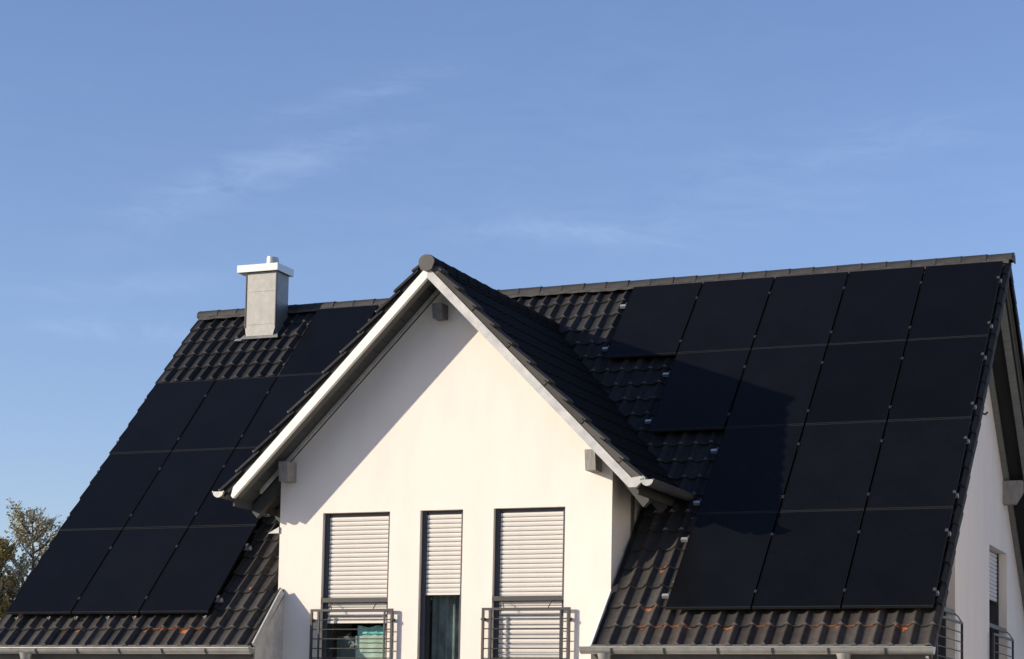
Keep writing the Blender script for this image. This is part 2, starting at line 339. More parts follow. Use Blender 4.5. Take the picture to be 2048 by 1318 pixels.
# ------------------------------------------------------------------ tiles
prof = [(0, .016), (.018, .004), (.045, 0), (.078, .002), (.100, .009), (.122, .024), (.142, .044), (.156, .053), (.168, .050), (.183, .030), (.206, .016)]
def tile_mesh(name, m, nib=.006, full=True, length=.405, flap=None, zs=1.0, rise=.028):
    mb = MB()
    prof = [(x, z*zs) for x, z in globals()['prof']]; n = len(prof)
    def zz(y): return rise*(1 - y/PY_)
    rows = []
    rows.append([(x, 0, z + rise - .026) for x, z in prof])
    rows.append([(x, 0.0, z + rise + (nib if z > .03 else 0)) for x, z in prof])
    rows.append([(x, .016, z + zz(.016)) for x, z in prof])
    rows.append([(x, length, z + zz(length)) for x, z in prof])
    mb.add([p for r in rows[:2] for p in r], [(i, i+1, n+i+1, n+i) for i in range(n-1)], 0, False)
    mb.add([p for r in rows[1:] for p in r], [(a*n+i, a*n+i+1, (a+1)*n+i+1, (a+1)*n+i) for a in range(2) for i in range(n-1)], 0, True)
    # side lips
    for e in ((-1,) if full else (0, -1)):
        p0, p1 = rows[1][e], rows[3][e]
        mb.add([p0, p1, (p1[0], p1[1], p1[2]-.02), (p0[0], p0[1], p0[2]-.02)], [(0,1,2,3)])
    if flap:                                        # verge tile with a hanging side flap
        x0, dep, th = flap
        xx = sorted([x0, x0+th]); vs = []
        for y in (0, .35):
            for x in xx: vs += [(x, y, zz(y)-dep), (x, y, zz(y)+.004)]
        mb.add(vs, [(0,1,3,2),(4,6,7,5),(0,2,6,4),(1,5,7,3),(0,4,5,1),(2,3,7,6)])
    return mb.mesh(name, m)
TM = {k: tile_mesh('roof_tile', MT[k]) for k in ('tile_dark', 'tile_mid', 'tile_worn')}
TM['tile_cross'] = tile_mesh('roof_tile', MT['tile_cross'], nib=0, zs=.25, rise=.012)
TV = {k: tile_mesh('verge_tile', MT[k], flap=(.198, .10, .014)) for k in ('tile_dark', 'tile_mid')}
TVL = {k: tile_mesh('verge_tile', MT[k], flap=(-.008, .10, .014)) for k in ('tile_dark', 'tile_mid')}

PW, PH = 1.02, 1.6714
SL, TL = -9.0492, 0.0061
panels = [('right', r, k, -k*PW, r*PH) for r, n in enumerate((3, 3, 4, 5)) for k in range(n)]
panels += [('left', r, k, SL-k*PW, TL+r*PH) for r in range(3) for k in range(3)] + [('left', 3, 0, SL, TL+3*PH)]
def under_panel(x, t, mx_=.12, mt_=.22):
    for _, r, k, s, tb in panels:
        if s-PW-.01 < x+PX_*.55 < s+.01 and tb-.01 < t+.17 < tb+PH+.01:
            # deeper than a margin from the free edge?
            edge_l = not any(abs(s2-(s-PW)) < .05 and abs(tb2-tb) < .1 for _, _, _, s2, tb2 in panels)
            edge_b = not any(abs(s2-s) < .05 and abs(tb2+PH-tb) < .1 for _, _, _, s2, tb2 in panels)
            if edge_b and t+.0 < tb+.0: return False
            return True
    return False
def zcross(x): return ZB + .165*1.42 - abs(x-XA)*CP
ncol = int(round((XR-XL)/PX_)); nrow = int(math.ceil((TR-.06-TE)/PY_))
cand = []; hidden = []
for r in range(nrow):
    t = TE + r*PY_
    for c in range(ncol):
        x = XR - .004 - (c+1)*PX_
        cx = x + .1; ctr = pl(cx, t+.17, OT)
        if abs(cx-XA) < 2.0 and ctr.z < zcross(cx) - .02 : 
            # inside the cross gable; keep those straddling the valley
            if ctr.z < zcross(cx) - .42 or ctr.z < 1.6: continue
        if WL+.0 < x and x < WR+.01 and ctr.z < 1.6: continue
        if c == 41 and .25 < t < .5: continue
        if -11.14 < cx < -10.62 and 6.22 < t+.1 < 6.62: continue          # chimney
        zone_low = (t < .1) or (cx < -8 and cx > -9.1 and t < 2) or (cx > -3.9 and cx < -3.0 and t < 2)
        key = 'tile_mid' if zone_low else 'tile_dark'
        if zone_low and t < .05 and (cx > -3.3 or (-10.1 < cx < -9.0)) and random.random() < .8: key = 'tile_worn'
        ver = 'L' if c == ncol-1 else ('R' if c == 0 else '')
        trim = Matrix.Diagonal((.77, 1, 1, 1)) if c == 41 and ctr.z < 1.6 else Matrix.Identity(4)
        w = MAIN @ Matrix.Translation((x, t + random.uniform(-.003, .003), OT + random.uniform(-.003, .003))) @ Matrix.Rotation(random.gauss(0, .009), 4, 'Z') @ Matrix.Rotation(random.gauss(0, .012), 4, 'Y') @ trim
        if t+.405 > TR-.02: w = w @ Matrix.Diagonal((1, max(.08, (TR-.02-t)/.405), 1, 1))
        hid = under_panel(x, t) or (ctr.z < zcross(cx) + .05 and abs(cx-XA) < 2.3)
        # screened from the photograph by the cross gable itself
        if not hid:
            v = ctr - CAM
            k = (FY - CAM.y)/v.y; q = CAM + v*k
            if q.z < ZB - abs(q.x-XA)*CP and ctr.y > .5: hid = True
        (hidden if hid else cand).append((w, key, ver, ctr))
cand.sort(key=lambda q: (q[3]-CAM).length)
cand_vis = cand[:262]; hidden += cand[262:]
print('main tiles', len(cand), len(hidden))
for w, key, ver, _ in cand_vis:
    me = TVL.get(key, TVL['tile_mid']) if ver == 'L' else TV.get(key, TV['tile_mid']) if ver == 'R' else TM[key]
    link('verge_tile' if ver else 'roof_tile', me, None, roof, w)
def merged(items, name, parent, mats, **p):
    mb = MB()
    for w, me, mi in items:
        mb.v and None
        b = len(mb.v); mb.v += [tuple(w @ v.co) for v in me.vertices]
        for f in me.polygons: mb.f.append(tuple(b+i for i in f.vertices)); mb.m.append(mi); mb.smooth.append(f.use_smooth)
    return mb.obj(name, mats, parent, **p)
merged([(w, (TVL['tile_dark'] if ver == 'L' else TV['tile_dark'] if ver == 'R' else TM['tile_dark']), 0 if key == 'tile_dark' else 1) for w, key, ver, _ in hidden], 'tile_field', roof, [MT['tile_dark'], MT['tile_mid']], kind='stuff')
# rear slope field
rear_items = []
ra = math.atan(rt_); cr, sr = math.cos(ra), math.sin(ra)
ap = pl(0, TR, OT)
REAR = Matrix(((-1,0,0,0),(0,-cr,sr,ap.y),(0,sr,cr,ap.z),(0,0,0,1)))
nr2 = int(5.1/cr/PY_)
for r in range(nr2):
    for c in range(ncol):
        w = REAR @ Matrix.Translation((-(XR-.004-c*PX_), -(r+1)*PY_, 0))
        rear_items.append((w, (TVL if c == 0 else TM)['tile_dark'], 0))
merged(rear_items, 'rear_tile_field', roof, [MT['tile_dark']], kind='stuff')

# ridge tiles -------------------------------------------------------
def ridge_mesh(name, m, r=.105, length=.36, drop=.03, n=9):
    mb = MB(); rings = []
    for y, rr in ((0, r), (.02, r), (.03, r*.975), (length, r*.93)):
        ring = [(rr*1.08*math.cos(math.pi*(i/(n-1))), y, rr*math.sin(math.pi*(i/(n-1)))) for i in range(n)]
        rings.append([(ring[0][0]*1.05, y, -drop)] + ring + [(ring[-1][0]*1.05, y, -drop)])
    k = n+2
    mb.add([p for q in rings for p in q], [(a*k+i, (a+1)*k+i, (a+1)*k+i+1, a*k+i+1) for a in range(3) for i in range(k-1)], 0, True)
    inner = [(x*.9, 0, z*.9 if z > 0 else z) for x, _, z in rings[0]]
    mb.add(rings[0] + inner, [(i, i+1, k+i+1, k+i) for i in range(k-1)])
    return mb.mesh(name, m)
RM = ridge_mesh('ridge_tile', MT['ridge'], r=.098, drop=.012)
zc = ta*Y0 - .135/ca + .0; capz = 4.987 - .105 + .0
nr = int(round((XR+.04 - .36 - (XL-.01))/.335))
for i in range(nr+1):
    x = XR + .04 - i*(XR+.04-.36-(XL-.01))/nr
    w = Matrix.Translation((x, Y0+.0, capz + random.uniform(-.003, .003))) @ Matrix.Rotation(R(90) + random.uniform(-.008, .008), 4, 'Z')
    link('ridge_tile', RM, None, roof, w)
mb = MB()
for sgn in (-1, 1):
    n = 120; vs = []
    for i in range(n+1):
        x = XL + .03 + (XR-XL-.03)*i/n
        vs += [(x, Y0+sgn*(.125+random.uniform(-.008, .012)), capz-.05-random.uniform(.0, .022)), (x, Y0+sgn*.09, capz+.02)]
    mb.add(vs, [(2*i, 2*i+2, 2*i+3, 2*i+1) for i in range(n)])
mb.obj('ridge_mortar', MT['mortar'], roof)
mb = MB()
mb.prism([(XR+.042, Y0-.11, capz-.03), (XR+.042, Y0+.11, capz-.03), (XR+.042, Y0+.08, capz+.06), (XR+.042, Y0, capz+.1), (XR+.042, Y0-.08, capz+.06)], (.012, 0, 0))
mb.prism([(XL-.0, Y0-.11, capz-.03), (XL-.0, Y0+.11, capz-.03), (XL-.0, Y0+.08, capz+.06), (XL-.0, Y0, capz+.1), (XL-.0, Y0-.08, capz+.06)], (.012, 0, 0))
mb.obj('ridge_end_cap', MT['ridge'], roof)

# verge boards and side overhangs of the main roof
for x0, x1 in ((XR-.075, XR-.045), (XL+.045, XL+.075)):
    mb = MB(); mb.prism([pl(x0, TE+.02, -.17), pl(x0, TR-.12, -.17), pl(x0, TR-.12, -.33), pl(x0, TE+.02, -.33)], (x1-x0, 0, 0)); mb.obj('verge_board', MT['timber'], roof)
rz = lambda y: ap.z - .03 - (y-ap.y)*rt_
for x0, x1 in ((XR-.075, XR-.045), (XL+.045, XL+.075)):
    mb = MB(); mb.prism([(x0, Y0+.05, rz(Y0+.05)-.02), (x0, 9.95, rz(9.95)-.02), (x0, 9.95, rz(9.95)-.24), (x0, Y0+.05, rz(Y0+.05)-.24)], (x1-x0, 0, 0)); mb.obj('verge_board', MT['timber'], roof)
mb = MB()      # soffit planks of the rear overhang on the right, seen from below
npl = 26
for i in range(npl):
    y0 = Y0+.1 + i*(5.0/npl); y1 = y0 + 5.0/npl - .012
    mb.prism([(XW+.002, y0, rz(y0)-.16), (XW+.002, y1, rz(y1)-.16), (XW+.002, y1, rz(y1)-.175), (XW+.002, y0, rz(y0)-.175)], (XR-.078-XW, 0, 0))
    if y1 < 9.9 and i < 18:
        t0 = TE + .1 + i*.4; t1 = t0+.388
        if t1 < TR-.2: mb.prism([pl(XW+.002, t0, -.315), pl(XW+.002, t1, -.315), pl(XW+.002, t1, -.33), pl(XW+.002, t0, -.33)], (XR-.078-XW, 0, 0))
mb.obj('soffit', MT['side_soffit'], roof)
mb = MB()      # rafter along the side wall and outer rafter
for x0, x1 in ((XW+.004, XW+.075), (XR-.19, XR-.10)):
    mb.prism([(x0, Y0+.1, rz(Y0+.1)-.178), (x0, 9.9, rz(9.9)-.178), (x0, 9.9, rz(9.9)-.32), (x0, Y0+.1, rz(Y0+.1)-.32)], (x1-x0, 0, 0))
mb.obj('rafter', MT['side_soffit'], roof)
def beam(name, x0, x1, y0, y1, z0, z1, axis, parent=house, m='purlin'):
    mb = MB()
    if axis == 'x+': mb.prism([(x0,y0,z1),(x1,y0,z1),(x1,y0,z0+(z1-z0)*.5),(x1-.10,y0,z0),(x0,y0,z0)], (0,y1-y0,0))
    else: mb.prism([(x0,y0,z1),(x0,y1,z1),(x0,y1,z0),(x0,y0+.035,z0)], (x1-x0,0,0))
    mb.obj(name, MT[m], parent)
beam('purlin', XW+.002, XW+.27, 7.06, 7.2, 1.93, 2.26, 'x+')
beam('purlin', -8.245, -8.115, WY-.25, WY, 1.655, 1.90, 'y')
beam('purlin', -4.150, -4.020, WY-.25, WY, 1.655, 1.90, 'y')
beam('purlin', -6.195, -6.065, WY-.20, WY, 3.61, 3.79, 'y', m='purlin_apex_shaded')

# eaves of the main roof: soffit boards, rafter tails, gutters, outlets
for s0, s1 in ((XL+.08, WL+.07), (WR+.05, XR-.08)):
    mb = MB(); mb.box((s0, -.27, -.60), (s1, WY, -.575)); mb.box((s0, -.285, -.655), (s1, -.272, -.43)); mb.obj('eave_soffit', MT['timber'], roof)
    x = s0 + .35
    while x < s1-.1:
        mb = MB(); mb.prism([(x, -.285, -.60), (x, WY, -.60), (x, WY, -.80), (x, -.20, -.72)], (.09, 0, 0)); mb.obj('rafter_tail', MT['seam'] if False else MT['timber'], roof); x += .82
MT['gutter_shaded'] = mat('shaded_gutter', (.10, .10, .098), .6, metal=.2, var=.3, vscale=5)  # dark body for the right gable gutter: its shade is put into the colour
def gutter(name, p0, p1, r, parent, brackets=.62, mname='zinc'):
    p0, p1 = Vector(p0), Vector(p1); d = (p1-p0).normalized(); side = d.cross(Vector((0,0,1))).normalized()
    mb = MB(); n = 10; L_ = (p1-p0).length
    def ring(q, rr): return [q + side*rr*math.cos(math.pi*i/n) - Vector((0,0,1))*rr*math.sin(math.pi*i/n) for i in range(n+1)]
    a, b, a2, b2 = ring(p0, r), ring(p1, r), ring(p0, r-.006), ring(p1, r-.006)
    mb.add(a+b, [(i, i+1, n+2+i, n+1+i) for i in range(n)], 0, True); mb.add(a2+b2, [(i+1, i, n+1+i, n+2+i) for i in range(n)], 0, True)
    for q in (p0, p1): mb.add(ring(q, r), [tuple(range(n+1))], 1)
    g_ = mb.obj(name, [MT[mname], MT['zinc']], parent)
    for sg in (1,):
        mb = MB(); mb.tube([p0+side*sg*(r), p1+side*sg*(r)], .010, 6); mb.tube([p0-side*sg*(r), p1-side*sg*(r)], .010, 6); mb.obj('gutter_bead', MT[mname], g_ if parent is house else parent)
    k = brackets*.6
    while k < L_-.05:
        mb = MB(); q = p0 + d*k
        for i in range(n):
            u, v = ring(q, r+.006)[i], ring(q, r+.006)[i+1]; w = d*.028
            mb.add([u, v, v+w, u+w], [(0,1,2,3)])
        k += brackets
        mb.obj('gutter_bracket', MT['rail'], g_ if parent is house else parent)
    return g_
gutter('gutter', (XL-.06, -.425, -.475), (-8.17, -.425, -.475), .075, house)
gutter('gutter', (-3.90, -.425, -.470), (XR+.04, -.425, -.470), .075, house)
gutter('gutter', (XA+2.85, FY-.055, 1.475), (XA+2.85, 1.55, 1.475), .075, house, 1.2, 'gutter_shaded')
gutter('gutter', (XA-2.80, 1.55, 1.500), (XA-2.80, FY-.055, 1.500), .075, house, 1.2)
for x in (-11.45, -3.62, -.88):
    mb = MB(); mb.tube([(x, -.425, -.535), (x, -.425, -.57), (x, -.42, -.68), (x, -.30, -.86), (x, .25, -1.05), (x, WY-.08, -1.15), (x, WY-.08, GZ)], [.085, .075, .05, .045, .045, .045, .045], 12)
    mb.obj('downpipe', MT['zinc'] if x > -4 else MT['zinc'], house)
mb = MB(); mb.box((WR+.002, 1.16, .3), (WR+.022, 1.24, 1.55)); mb.obj('wall_strip', MT['timber'], house)

# verge trims of the two lower roof parts (beside the gable wall)
mb = MB()
mb.prism([pl(WR+.012, TE+.02, -.12), pl(WR+.012, .46, -.12), pl(WR+.012, .46, -.19), pl(WR+.012, TE+.02, -.19)], (.024, 0, 0))
mb.obj('verge_board', MT['board2'], roof)
mb = MB()
mb.prism([pl(WL+.085, TE+.02, -.072), pl(WL+.085, .50, -.072), pl(WL+.085, .50, -.16), pl(WL+.085, TE+.02, -.16)], (.02, 0, 0))
mb.obj('verge_board', MT['board'], roof)
mb = MB()     # closed cheek under the left part
b0 = pl(WL+.06, TE+.03, -.165)
mb.prism([b0, (b0.x, WY, ta*WY-.30), (b0.x, WY, -1.30), (b0.x, -.05, -1.02), (b0.x, b0.y, b0.z-.10)], (.028, 0, 0))
mb.obj('eave_cheek', MT['board'], house)
mb = MB()
b0 = pl(WR+.05, TE+.03, -.20)
mb.prism([b0, (b0.x, WY, ta*WY-.36), (b0.x, WY, -.64), (b0.x, b0.y+.1, b0.z-.12)], (.028, 0, 0))
mb.obj('eave_cheek', MT['board2'], house)
# flashing at the foot of the wall on the left part
mb = MB(); mb.prism([(WL-.16, WY-.02, 1.02), (WL-.002, WY-.02, 1.10), (WL-.002, WY-.02, 1.02)], (0, .03, 0)); mb.obj('flashing', MT['zinc'], house)

# ------------------------------------------------------------------ cross gable roof
cg_ = math.cos(math.atan(CP)); sg_ = math.sin(math.atan(CP))
DEP = 4.45
WT = .192                                            # tile pan level above board underside (perpendicular)
apz = ZB + (WT-.035)/cg_                             # pan planes meet here
EX = 2.66                                            # half width at the eave
mb = MB()
for sgn in (-1, 1):
    def q(d, w, y): return Vector((XA + sgn*(d*1.0 + w*sg_*0), y, ZB + w/cg_ - d*CP))
    ex = EX
    mb.prism([q(.0, .095, FY+.03), q(ex, .095, FY+.03), q(ex, .07, FY+.03), q(0, .07, FY+.03)], (0, DEP, 0))
croof = mb.obj('cross_gable_roof', MT['deck'], house)
mb = MB()
for sgn in (-1, 1):
    for i in range(22):
        d0 = .02 + i*.12; d1 = d0 + .112
        if d1 > EX: continue
        P0 = Vector((XA+sgn*d0, FY+.13, ZB+.066/cg_-d0*CP)); P1 = Vector((XA+sgn*d1, FY+.13, ZB+.066/cg_-d1*CP))
        mb.prism([P0, P1, P1-Vector((0,0,.02)), P0-Vector((0,0,.02))], (0, WY-FY-.13 if d0 < 2.0 else 1.5, 0))
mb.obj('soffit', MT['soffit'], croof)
for sgn in (-1, 1):
    # bargeboard (front) and verge rafter behind it, wall batten
    mb = MB()
    D = 2.62 if sgn > 0 else 2.60
    BY = FY-.026
    a0 = Vector((XA, BY, ZB)); a1 = Vector((XA, BY, ZB+.100/cg_))
    b0 = Vector((XA+sgn*D, BY, ZB-D*CP)); b1 = Vector((XA+sgn*D, BY, ZB+.100/cg_-D*CP))
    if sgn > 0: poly = [a0, b0, b0+Vector((.09, 0, 0)), b0+Vector((.20, 0, .10)), b0+Vector((.17, 0, .13)), b1+Vector((.03, 0, -.03)), a1]
    else: poly = [a0, b0, b0+Vector((-.03, 0, .03)), b1, a1]
    mb.prism(poly, (0, .060, 0))
    mb.obj('bargeboard', MT['board'] if sgn > 0 else MT['board2'], croof)
    mb = MB()
    mb.prism([Vector((XA, FY+.034, ZB-.006)), Vector((XA+sgn*(D-.03), FY+.034, ZB-.006-(D-.03)*CP)), Vector((XA+sgn*(D-.03), FY+.034, ZB+.08-(D-.03)*CP)), Vector((XA, FY+.034, ZB+.08))], (0, .11, 0))
    mb.obj('rafter', MT['timber'], croof)
    mb = MB(); dd = 2.5
    mb.prism([Vector((XA, WY-.05, ZB+.015)), Vector((XA+sgn*dd, WY-.05, ZB+.015-dd*CP)), Vector((XA+sgn*dd, WY-.05, ZB+.065-dd*CP)), Vector((XA, WY-.05, ZB+.065))], (0, .05, 0))
    mb.obj('soffit_batten', MT['board'], croof)
    # eave fascia and rafter tails
    mb = MB(); x = XA+sgn*EX; z = ZB-EX*CP
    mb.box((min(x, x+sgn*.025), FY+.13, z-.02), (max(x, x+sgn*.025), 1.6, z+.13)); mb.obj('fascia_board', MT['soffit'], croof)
    for yy in (.55, 1.15):
        mb = MB(); x1 = XA+sgn*2.24
        z1 = ZB + .04 - 2.24*CP; z2 = ZB + .04 - EX*CP
        mb.prism([(x1, yy, z1), (x, yy, z2), (x, yy, z2-.09), (x-sgn*.07, yy, z2-.16), (x1, yy, z1-.17)], (0, .09, 0)); mb.obj('rafter_tail', MT['soffit'], croof)
# tiles of the cross gable
def cross_frame(sgn):
    if sgn > 0: X = Vector((0,1,0)); V = Vector((-cg_,0,sg_)); Nn = Vector((sg_,0,cg_))
    else: X = Vector((0,-1,0)); V = Vector((cg_,0,sg_)); Nn = Vector((-sg_,0,cg_))
    m = Matrix((X, V, Nn)).transposed().to_4x4(); m.translation = Vector((XA, 0, apz)); return m
MT['flap'] = tile_material('verge_tile_anthracite', (.070, .066, .060), (.085, .080, .072), None, .09)
CVR = tile_mesh('verge_tile', MT['flap'], nib=0, zs=.42, rise=.034, flap=(.022, .078, .014))
CVL = tile_mesh('verge_tile', MT['tile_dark'], nib=.004, zs=.85, rise=.040, flap=(.160, .088, .014))  # left verge takes the dark tile material: overhang shade put into the colour
slope = 2.78/cg_
fld = []
for sgn in (-1, 1):
    F = cross_frame(sgn); nrw = 12; first = slope - .02
    for r in range(nrw):
        v = -first + r*PY_
        if v > -.16: continue
        for c in range(22):
            if sgn > 0: u = FY - .035 + c*PX_
            else: u = -(FY - .035) - (c+1)*PX_
            w = F @ Matrix.Translation((u, v + random.uniform(-.002, .002), random.uniform(-.001, .001)))
            ctr = w @ Vector((.1, .17, 0))
            zmain = ta*ctr.y - .135/ca
            if zmain > ctr.z + .16: continue
            if v > -.41: w = w @ Matrix.Diagonal((1, max(.1, (-v-.012)/.405), 1, 1))
            if c == 0: link('verge_tile', CVR if sgn > 0 else CVL, None, croof, w)
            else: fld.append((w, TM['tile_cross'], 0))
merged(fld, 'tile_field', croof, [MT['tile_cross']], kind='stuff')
RC = ridge_mesh('ridge_tile', MT['ridge_cross'], r=.095, drop=.05)
for i in range(13):
    w = Matrix.Translation((XA, FY-.015 + i*.335, 4.315-.095+random.uniform(-.002, .002)))
    link('ridge_tile', RC, None, croof, w)
mb = MB(); n = 16; cz = 4.215
ring = [(XA+.104*math.cos(math.pi*i/n-.0), FY-.058, cz+.094*math.sin(math.pi*i/n)) for i in range(n+1)] + [(XA-.075, FY-.058, cz-.085), (XA-.02, FY-.058, cz-.11), (XA+.02, FY-.058, cz-.11), (XA+.075, FY-.058, cz-.085)]
mb.prism(ring, (0, .03, 0)); mb.obj('ridge_end_disc', mat('ridge_disc_clay', (.085, .080, .076), .7, var=.2, vscale=9), croof)

# ------------------------------------------------------------------ chimney
mb = MB()
x0, x1, y0, y1, z0, z1 = -11.13, -10.62, 4.33, 4.71, 4.30, 5.392
mb.add([(x0+.0,y0,4.56),(x1,y0,4.56),(x1,y0,z1),(x0,y0,z1),(x0,y1,4.3),(x1,y1,4.3),(x1,y1,z1),(x0,y1,z1),(x0+.02,y0-.003,4.43),(x1-.035,y0-.003,4.43),(x0,y0,4.3),(x1,y0,4.3)],
       [(0,1,2,3),(5,4,7,6),(11,5,6,2,1),(4,10,0,3,7),(8,9,1,0)])
chimney = mb.obj('chimney', MT['chimney'], house)
for zz_ in (4.60, 5.10):
    mb = MB(); mb.box((x0+.012, y0-.004, zz_), (x1-.012, y0-.001, zz_+.008)); mb.obj('cladding_seam', MT['chimney'], chimney)
for xx in (x0-.006, x1-.008):
    mb = MB(); mb.box((xx, y0-.010, 4.56), (xx+.014, y0+.02, z1-.02)); mb.obj('corner_strip', MT['seam'], chimney)
mb = MB(); mb.box((-11.262, 4.27, 5.396), (-10.575, 4.78, 5.505)); mb.obj('chimney_cap', MT['steel'], chimney)
mb = MB(); mb.tube([(-10.79, 4.5, 5.49), (-10.79, 4.5, 5.55), (-10.79, 4.5, 5.64)], [.115, .098, .092], 20); mb.obj('flue_pipe', MT['steel'], chimney)
mb = MB()
mb.prism([pl(-11.20, 6.13, -.085), pl(-10.55, 6.13, -.085), pl(-10.62, 6.30, -.085), pl(-11.13, 6.30, -.085)], pl(0,0,.006)); mb.prism([pl(-11.28, 6.10, -.09), pl(-11.16, 6.10, -.09), pl(-11.14, 6.145, -.09), pl(-11.26, 6.145, -.09)], pl(0,0,.012))
mb.obj('chimney_flashing', MT['zinc'], chimney)

# ------------------------------------------------------------------ windows
def slat_profile(h):
    return [(.004, 0), (-.003, h*.06), (-.0095, h*.28), (-.0135, h*.55), (-.0115, h*.80), (-.004, h*.88), (.004, h*.92)]
def front_window(i, a, b, z0, z1, bottom, curtain):
    """recessed French window with guide rails and a roller shutter let down to 'bottom'"""
    ys = WY + .082; e = .003
    mb = MB(); yf = WY+.115
    for q in ((a+e, z0, a+.075, z1), (b-.075, z0, b-e, z1), (a+.075, z1-.09, b-.075, z1), (a+.075, z0, b-.075, z0+.09)):
        mb.box((q[0], yf, q[1]+(.002 if q[1] == z0 else 0)), (q[2], yf+.07, q[3]-(.002 if q[3] == z1 else 0)))
    wn = mb.obj('window', MT['win_frame'], house)
    for xx in (a+e, b-.045):
        mb = MB(); mb.box((xx, ys-.022, z0+.002), (xx+(.058 if xx < a+.1 else .042), ys+.03, z1-.002)); mb.obj('guide_rail', MT['win_frame'], wn)
    mb = MB(); mb.add([(a+.07, yf+.03, z0+.085), (b-.07, yf+.03, z0+.085), (b-.07, yf+.03, z1-.085), (a+.07, yf+.03, z1-.085)], [(0,1,2,3)]); mb.obj('pane', MT['glass'], wn)
    h = .0566; z = z1 - .045; pr = slat_profile(h); xa_, xb_ = a+.066, b-.050
    mb = MB()
    for (y_, z_), (y2, z2) in zip(pr[:-1], pr[1:]):
        mb.add([(0, y_, z_), (xb_-xa_, y_, z_), (xb_-xa_, y2, z2), (0, y2, z2)], [(0,1,2,3)], 0, True)
    mb.add([(0,0,0),(0,.006,0),(0,.006,h),(0,.003,h),(0,-.0115,h*.80),(0,-.0135,h*.55),(0,-.0095,h*.28)], [(0,1,2,3,4,5,6)])
    mb.add([(0,0,0),(xb_-xa_,0,0),(xb_-xa_,.006,0),(0,.006,0)], [(0,1,2,3)])
    me = mb.mesh('shutter_slat', MT['slat'])
    mb = MB(); mb.box((xa_, ys-.002, z1-.046), (xb_, ys+.02, z1-.004)); mb.obj('shutter_box', MT['win_frame'], wn)
    while z - h > bottom + .01:
        z -= h; link('shutter_slat', me, None, wn, Matrix.Translation((xa_, ys + random.uniform(-.0006, .0006), z)))
    mb = MB(); mb.box((xa_, ys-.016, z-.030), (xb_, ys+.008, z-.002)); mb.obj('bottom_rail', MT['slat'], wn)
    if curtain == 'green':
        mb = MB(); cx0, cx1 = -7.34, -6.80; n = 24
        for k in range(n):
            u0, u1 = cx0+(cx1-cx0)*k/n, cx0+(cx1-cx0)*(k+1)/n
            f = lambda u: yf+.12+.003*math.sin(u*34)
            mb.add([(u0, f(u0), -.9), (u1, f(u1), -.9), (u1, f(u1), -.265), (u0, f(u0), -.265)], [(0,1,2,3)], 0, True)
        mb.obj('curtain', MT['cloth'], wn)
        mb = MB()
        for k in range(n):
            u0, u1 = cx0+.02+(cx1-cx0)*k/n, cx0+.02+(cx1-cx0)*(k+1)/n
            f = lambda u: yf+.135+.004*math.sin(u*50); zt = lambda u: -.145+.012*math.sin(u*23)
            mb.add([(u0, f(u0), -.27), (u1, f(u1), -.27), (u1, f(u1), zt(u1)), (u0, f(u0), zt(u0))], [(0,1,2,3)], 0, True)
        mb.obj('curtain', MT['teal'], wn)
        mb = MB(); mb.box((-7.62, yf+.16, -.9), (-7.36, yf+.17, -.27)); mb.obj('curtain', mat('grey_green_curtain', (.14, .17, .15), .9), wn)
    if curtain == 'grey':  # grey mottling on this curtain stands in for trees reflected in the pane
        mb = MB(); n = 30
        for k in range(n):
            u0, u1 = -6.30+.48*k/n, -6.30+.48*(k+1)/n; f = lambda u: yf+.15+.014*math.sin(u*62)+.006*math.sin(u*23)
            mb.add([(u0, f(u0), -.95), (u1, f(u1), -.95), (u1, f(u1), .9), (u0, f(u0), .9)], [(0,1,2,3)], 0, True)
        mb.obj('curtain', mat('grey_reflection_curtain', (.26, .31, .30), .9, base2=(.08, .10, .095), vscale=5, stretch=(1, 1, .6)), wn)
    return wn
front_window(0, *WINS[0], -.115, 'green')
front_window(1, *WINS[1], .215, 'grey')
front_window(2, *WINS[2], -.95, None)
# sills
def railing(x0, x1, a, b):
    """French-window guard: outer frame with thin horizontal rods, plus the flat bar across the opening"""
    y = WY - .058
    mb = MB()
    for x in (x0, x1-.028): mb.box((x, y-.014, -1.0), (x+.028, y+.014, .052))
    mb.box((x0+.028, y-.013, .022), (x1-.028, y+.013, .052)); mb.box((x0+.028, y-.013, -1.0), (x1-.028, y+.013, -.97))
    ro = mb.obj('railing', MT['rail'], house)
    k = 1
    while .037 - k*.1185 > -.95:
        z = .037 - k*.1185; mb = MB(); mb.tube([(x0+.03, y, z), (x1-.03, y, z)], .0072, 6); mb.obj('rail_bar', MT['rail'], ro); k += 1
    for xx in (a+.004, b-.022):
        mb = MB(); mb.box((xx, y-.012, -.97), (xx+.018, y+.012, .022)); mb.obj('upright', MT['rail'], ro)
    for xx in (x0-.006, x1-.034):
        for zz_ in (-.085, -.85):
            mb = MB(); mb.tube([(xx+.02, y-.025, zz_), (xx+.02, WY, zz_)], .021, 8); mb.obj('fixing', MT['rail'], ro)
    mb = MB(); mb.box((a+.001, WY+.006, .140), (b-.001, WY+.040, .196)); mb.obj('top_bar', MT['rail'], ro)
    for xx, s in ((a+.17, 1), (b-.17, -1)):
        mb = MB(); mb.tube([(xx-.05*s, WY+.006, .145), (xx-.02*s, WY-.02, .12), (xx+.005*s, WY-.045, .06), (xx+.01*s, y, .04)], .006, 6); mb.obj('bracket', MT['rail'], ro)
    return ro
railing(-7.826, -6.692, *WINS[0][:2])
railing(-5.503, -4.369, *WINS[2][:2])
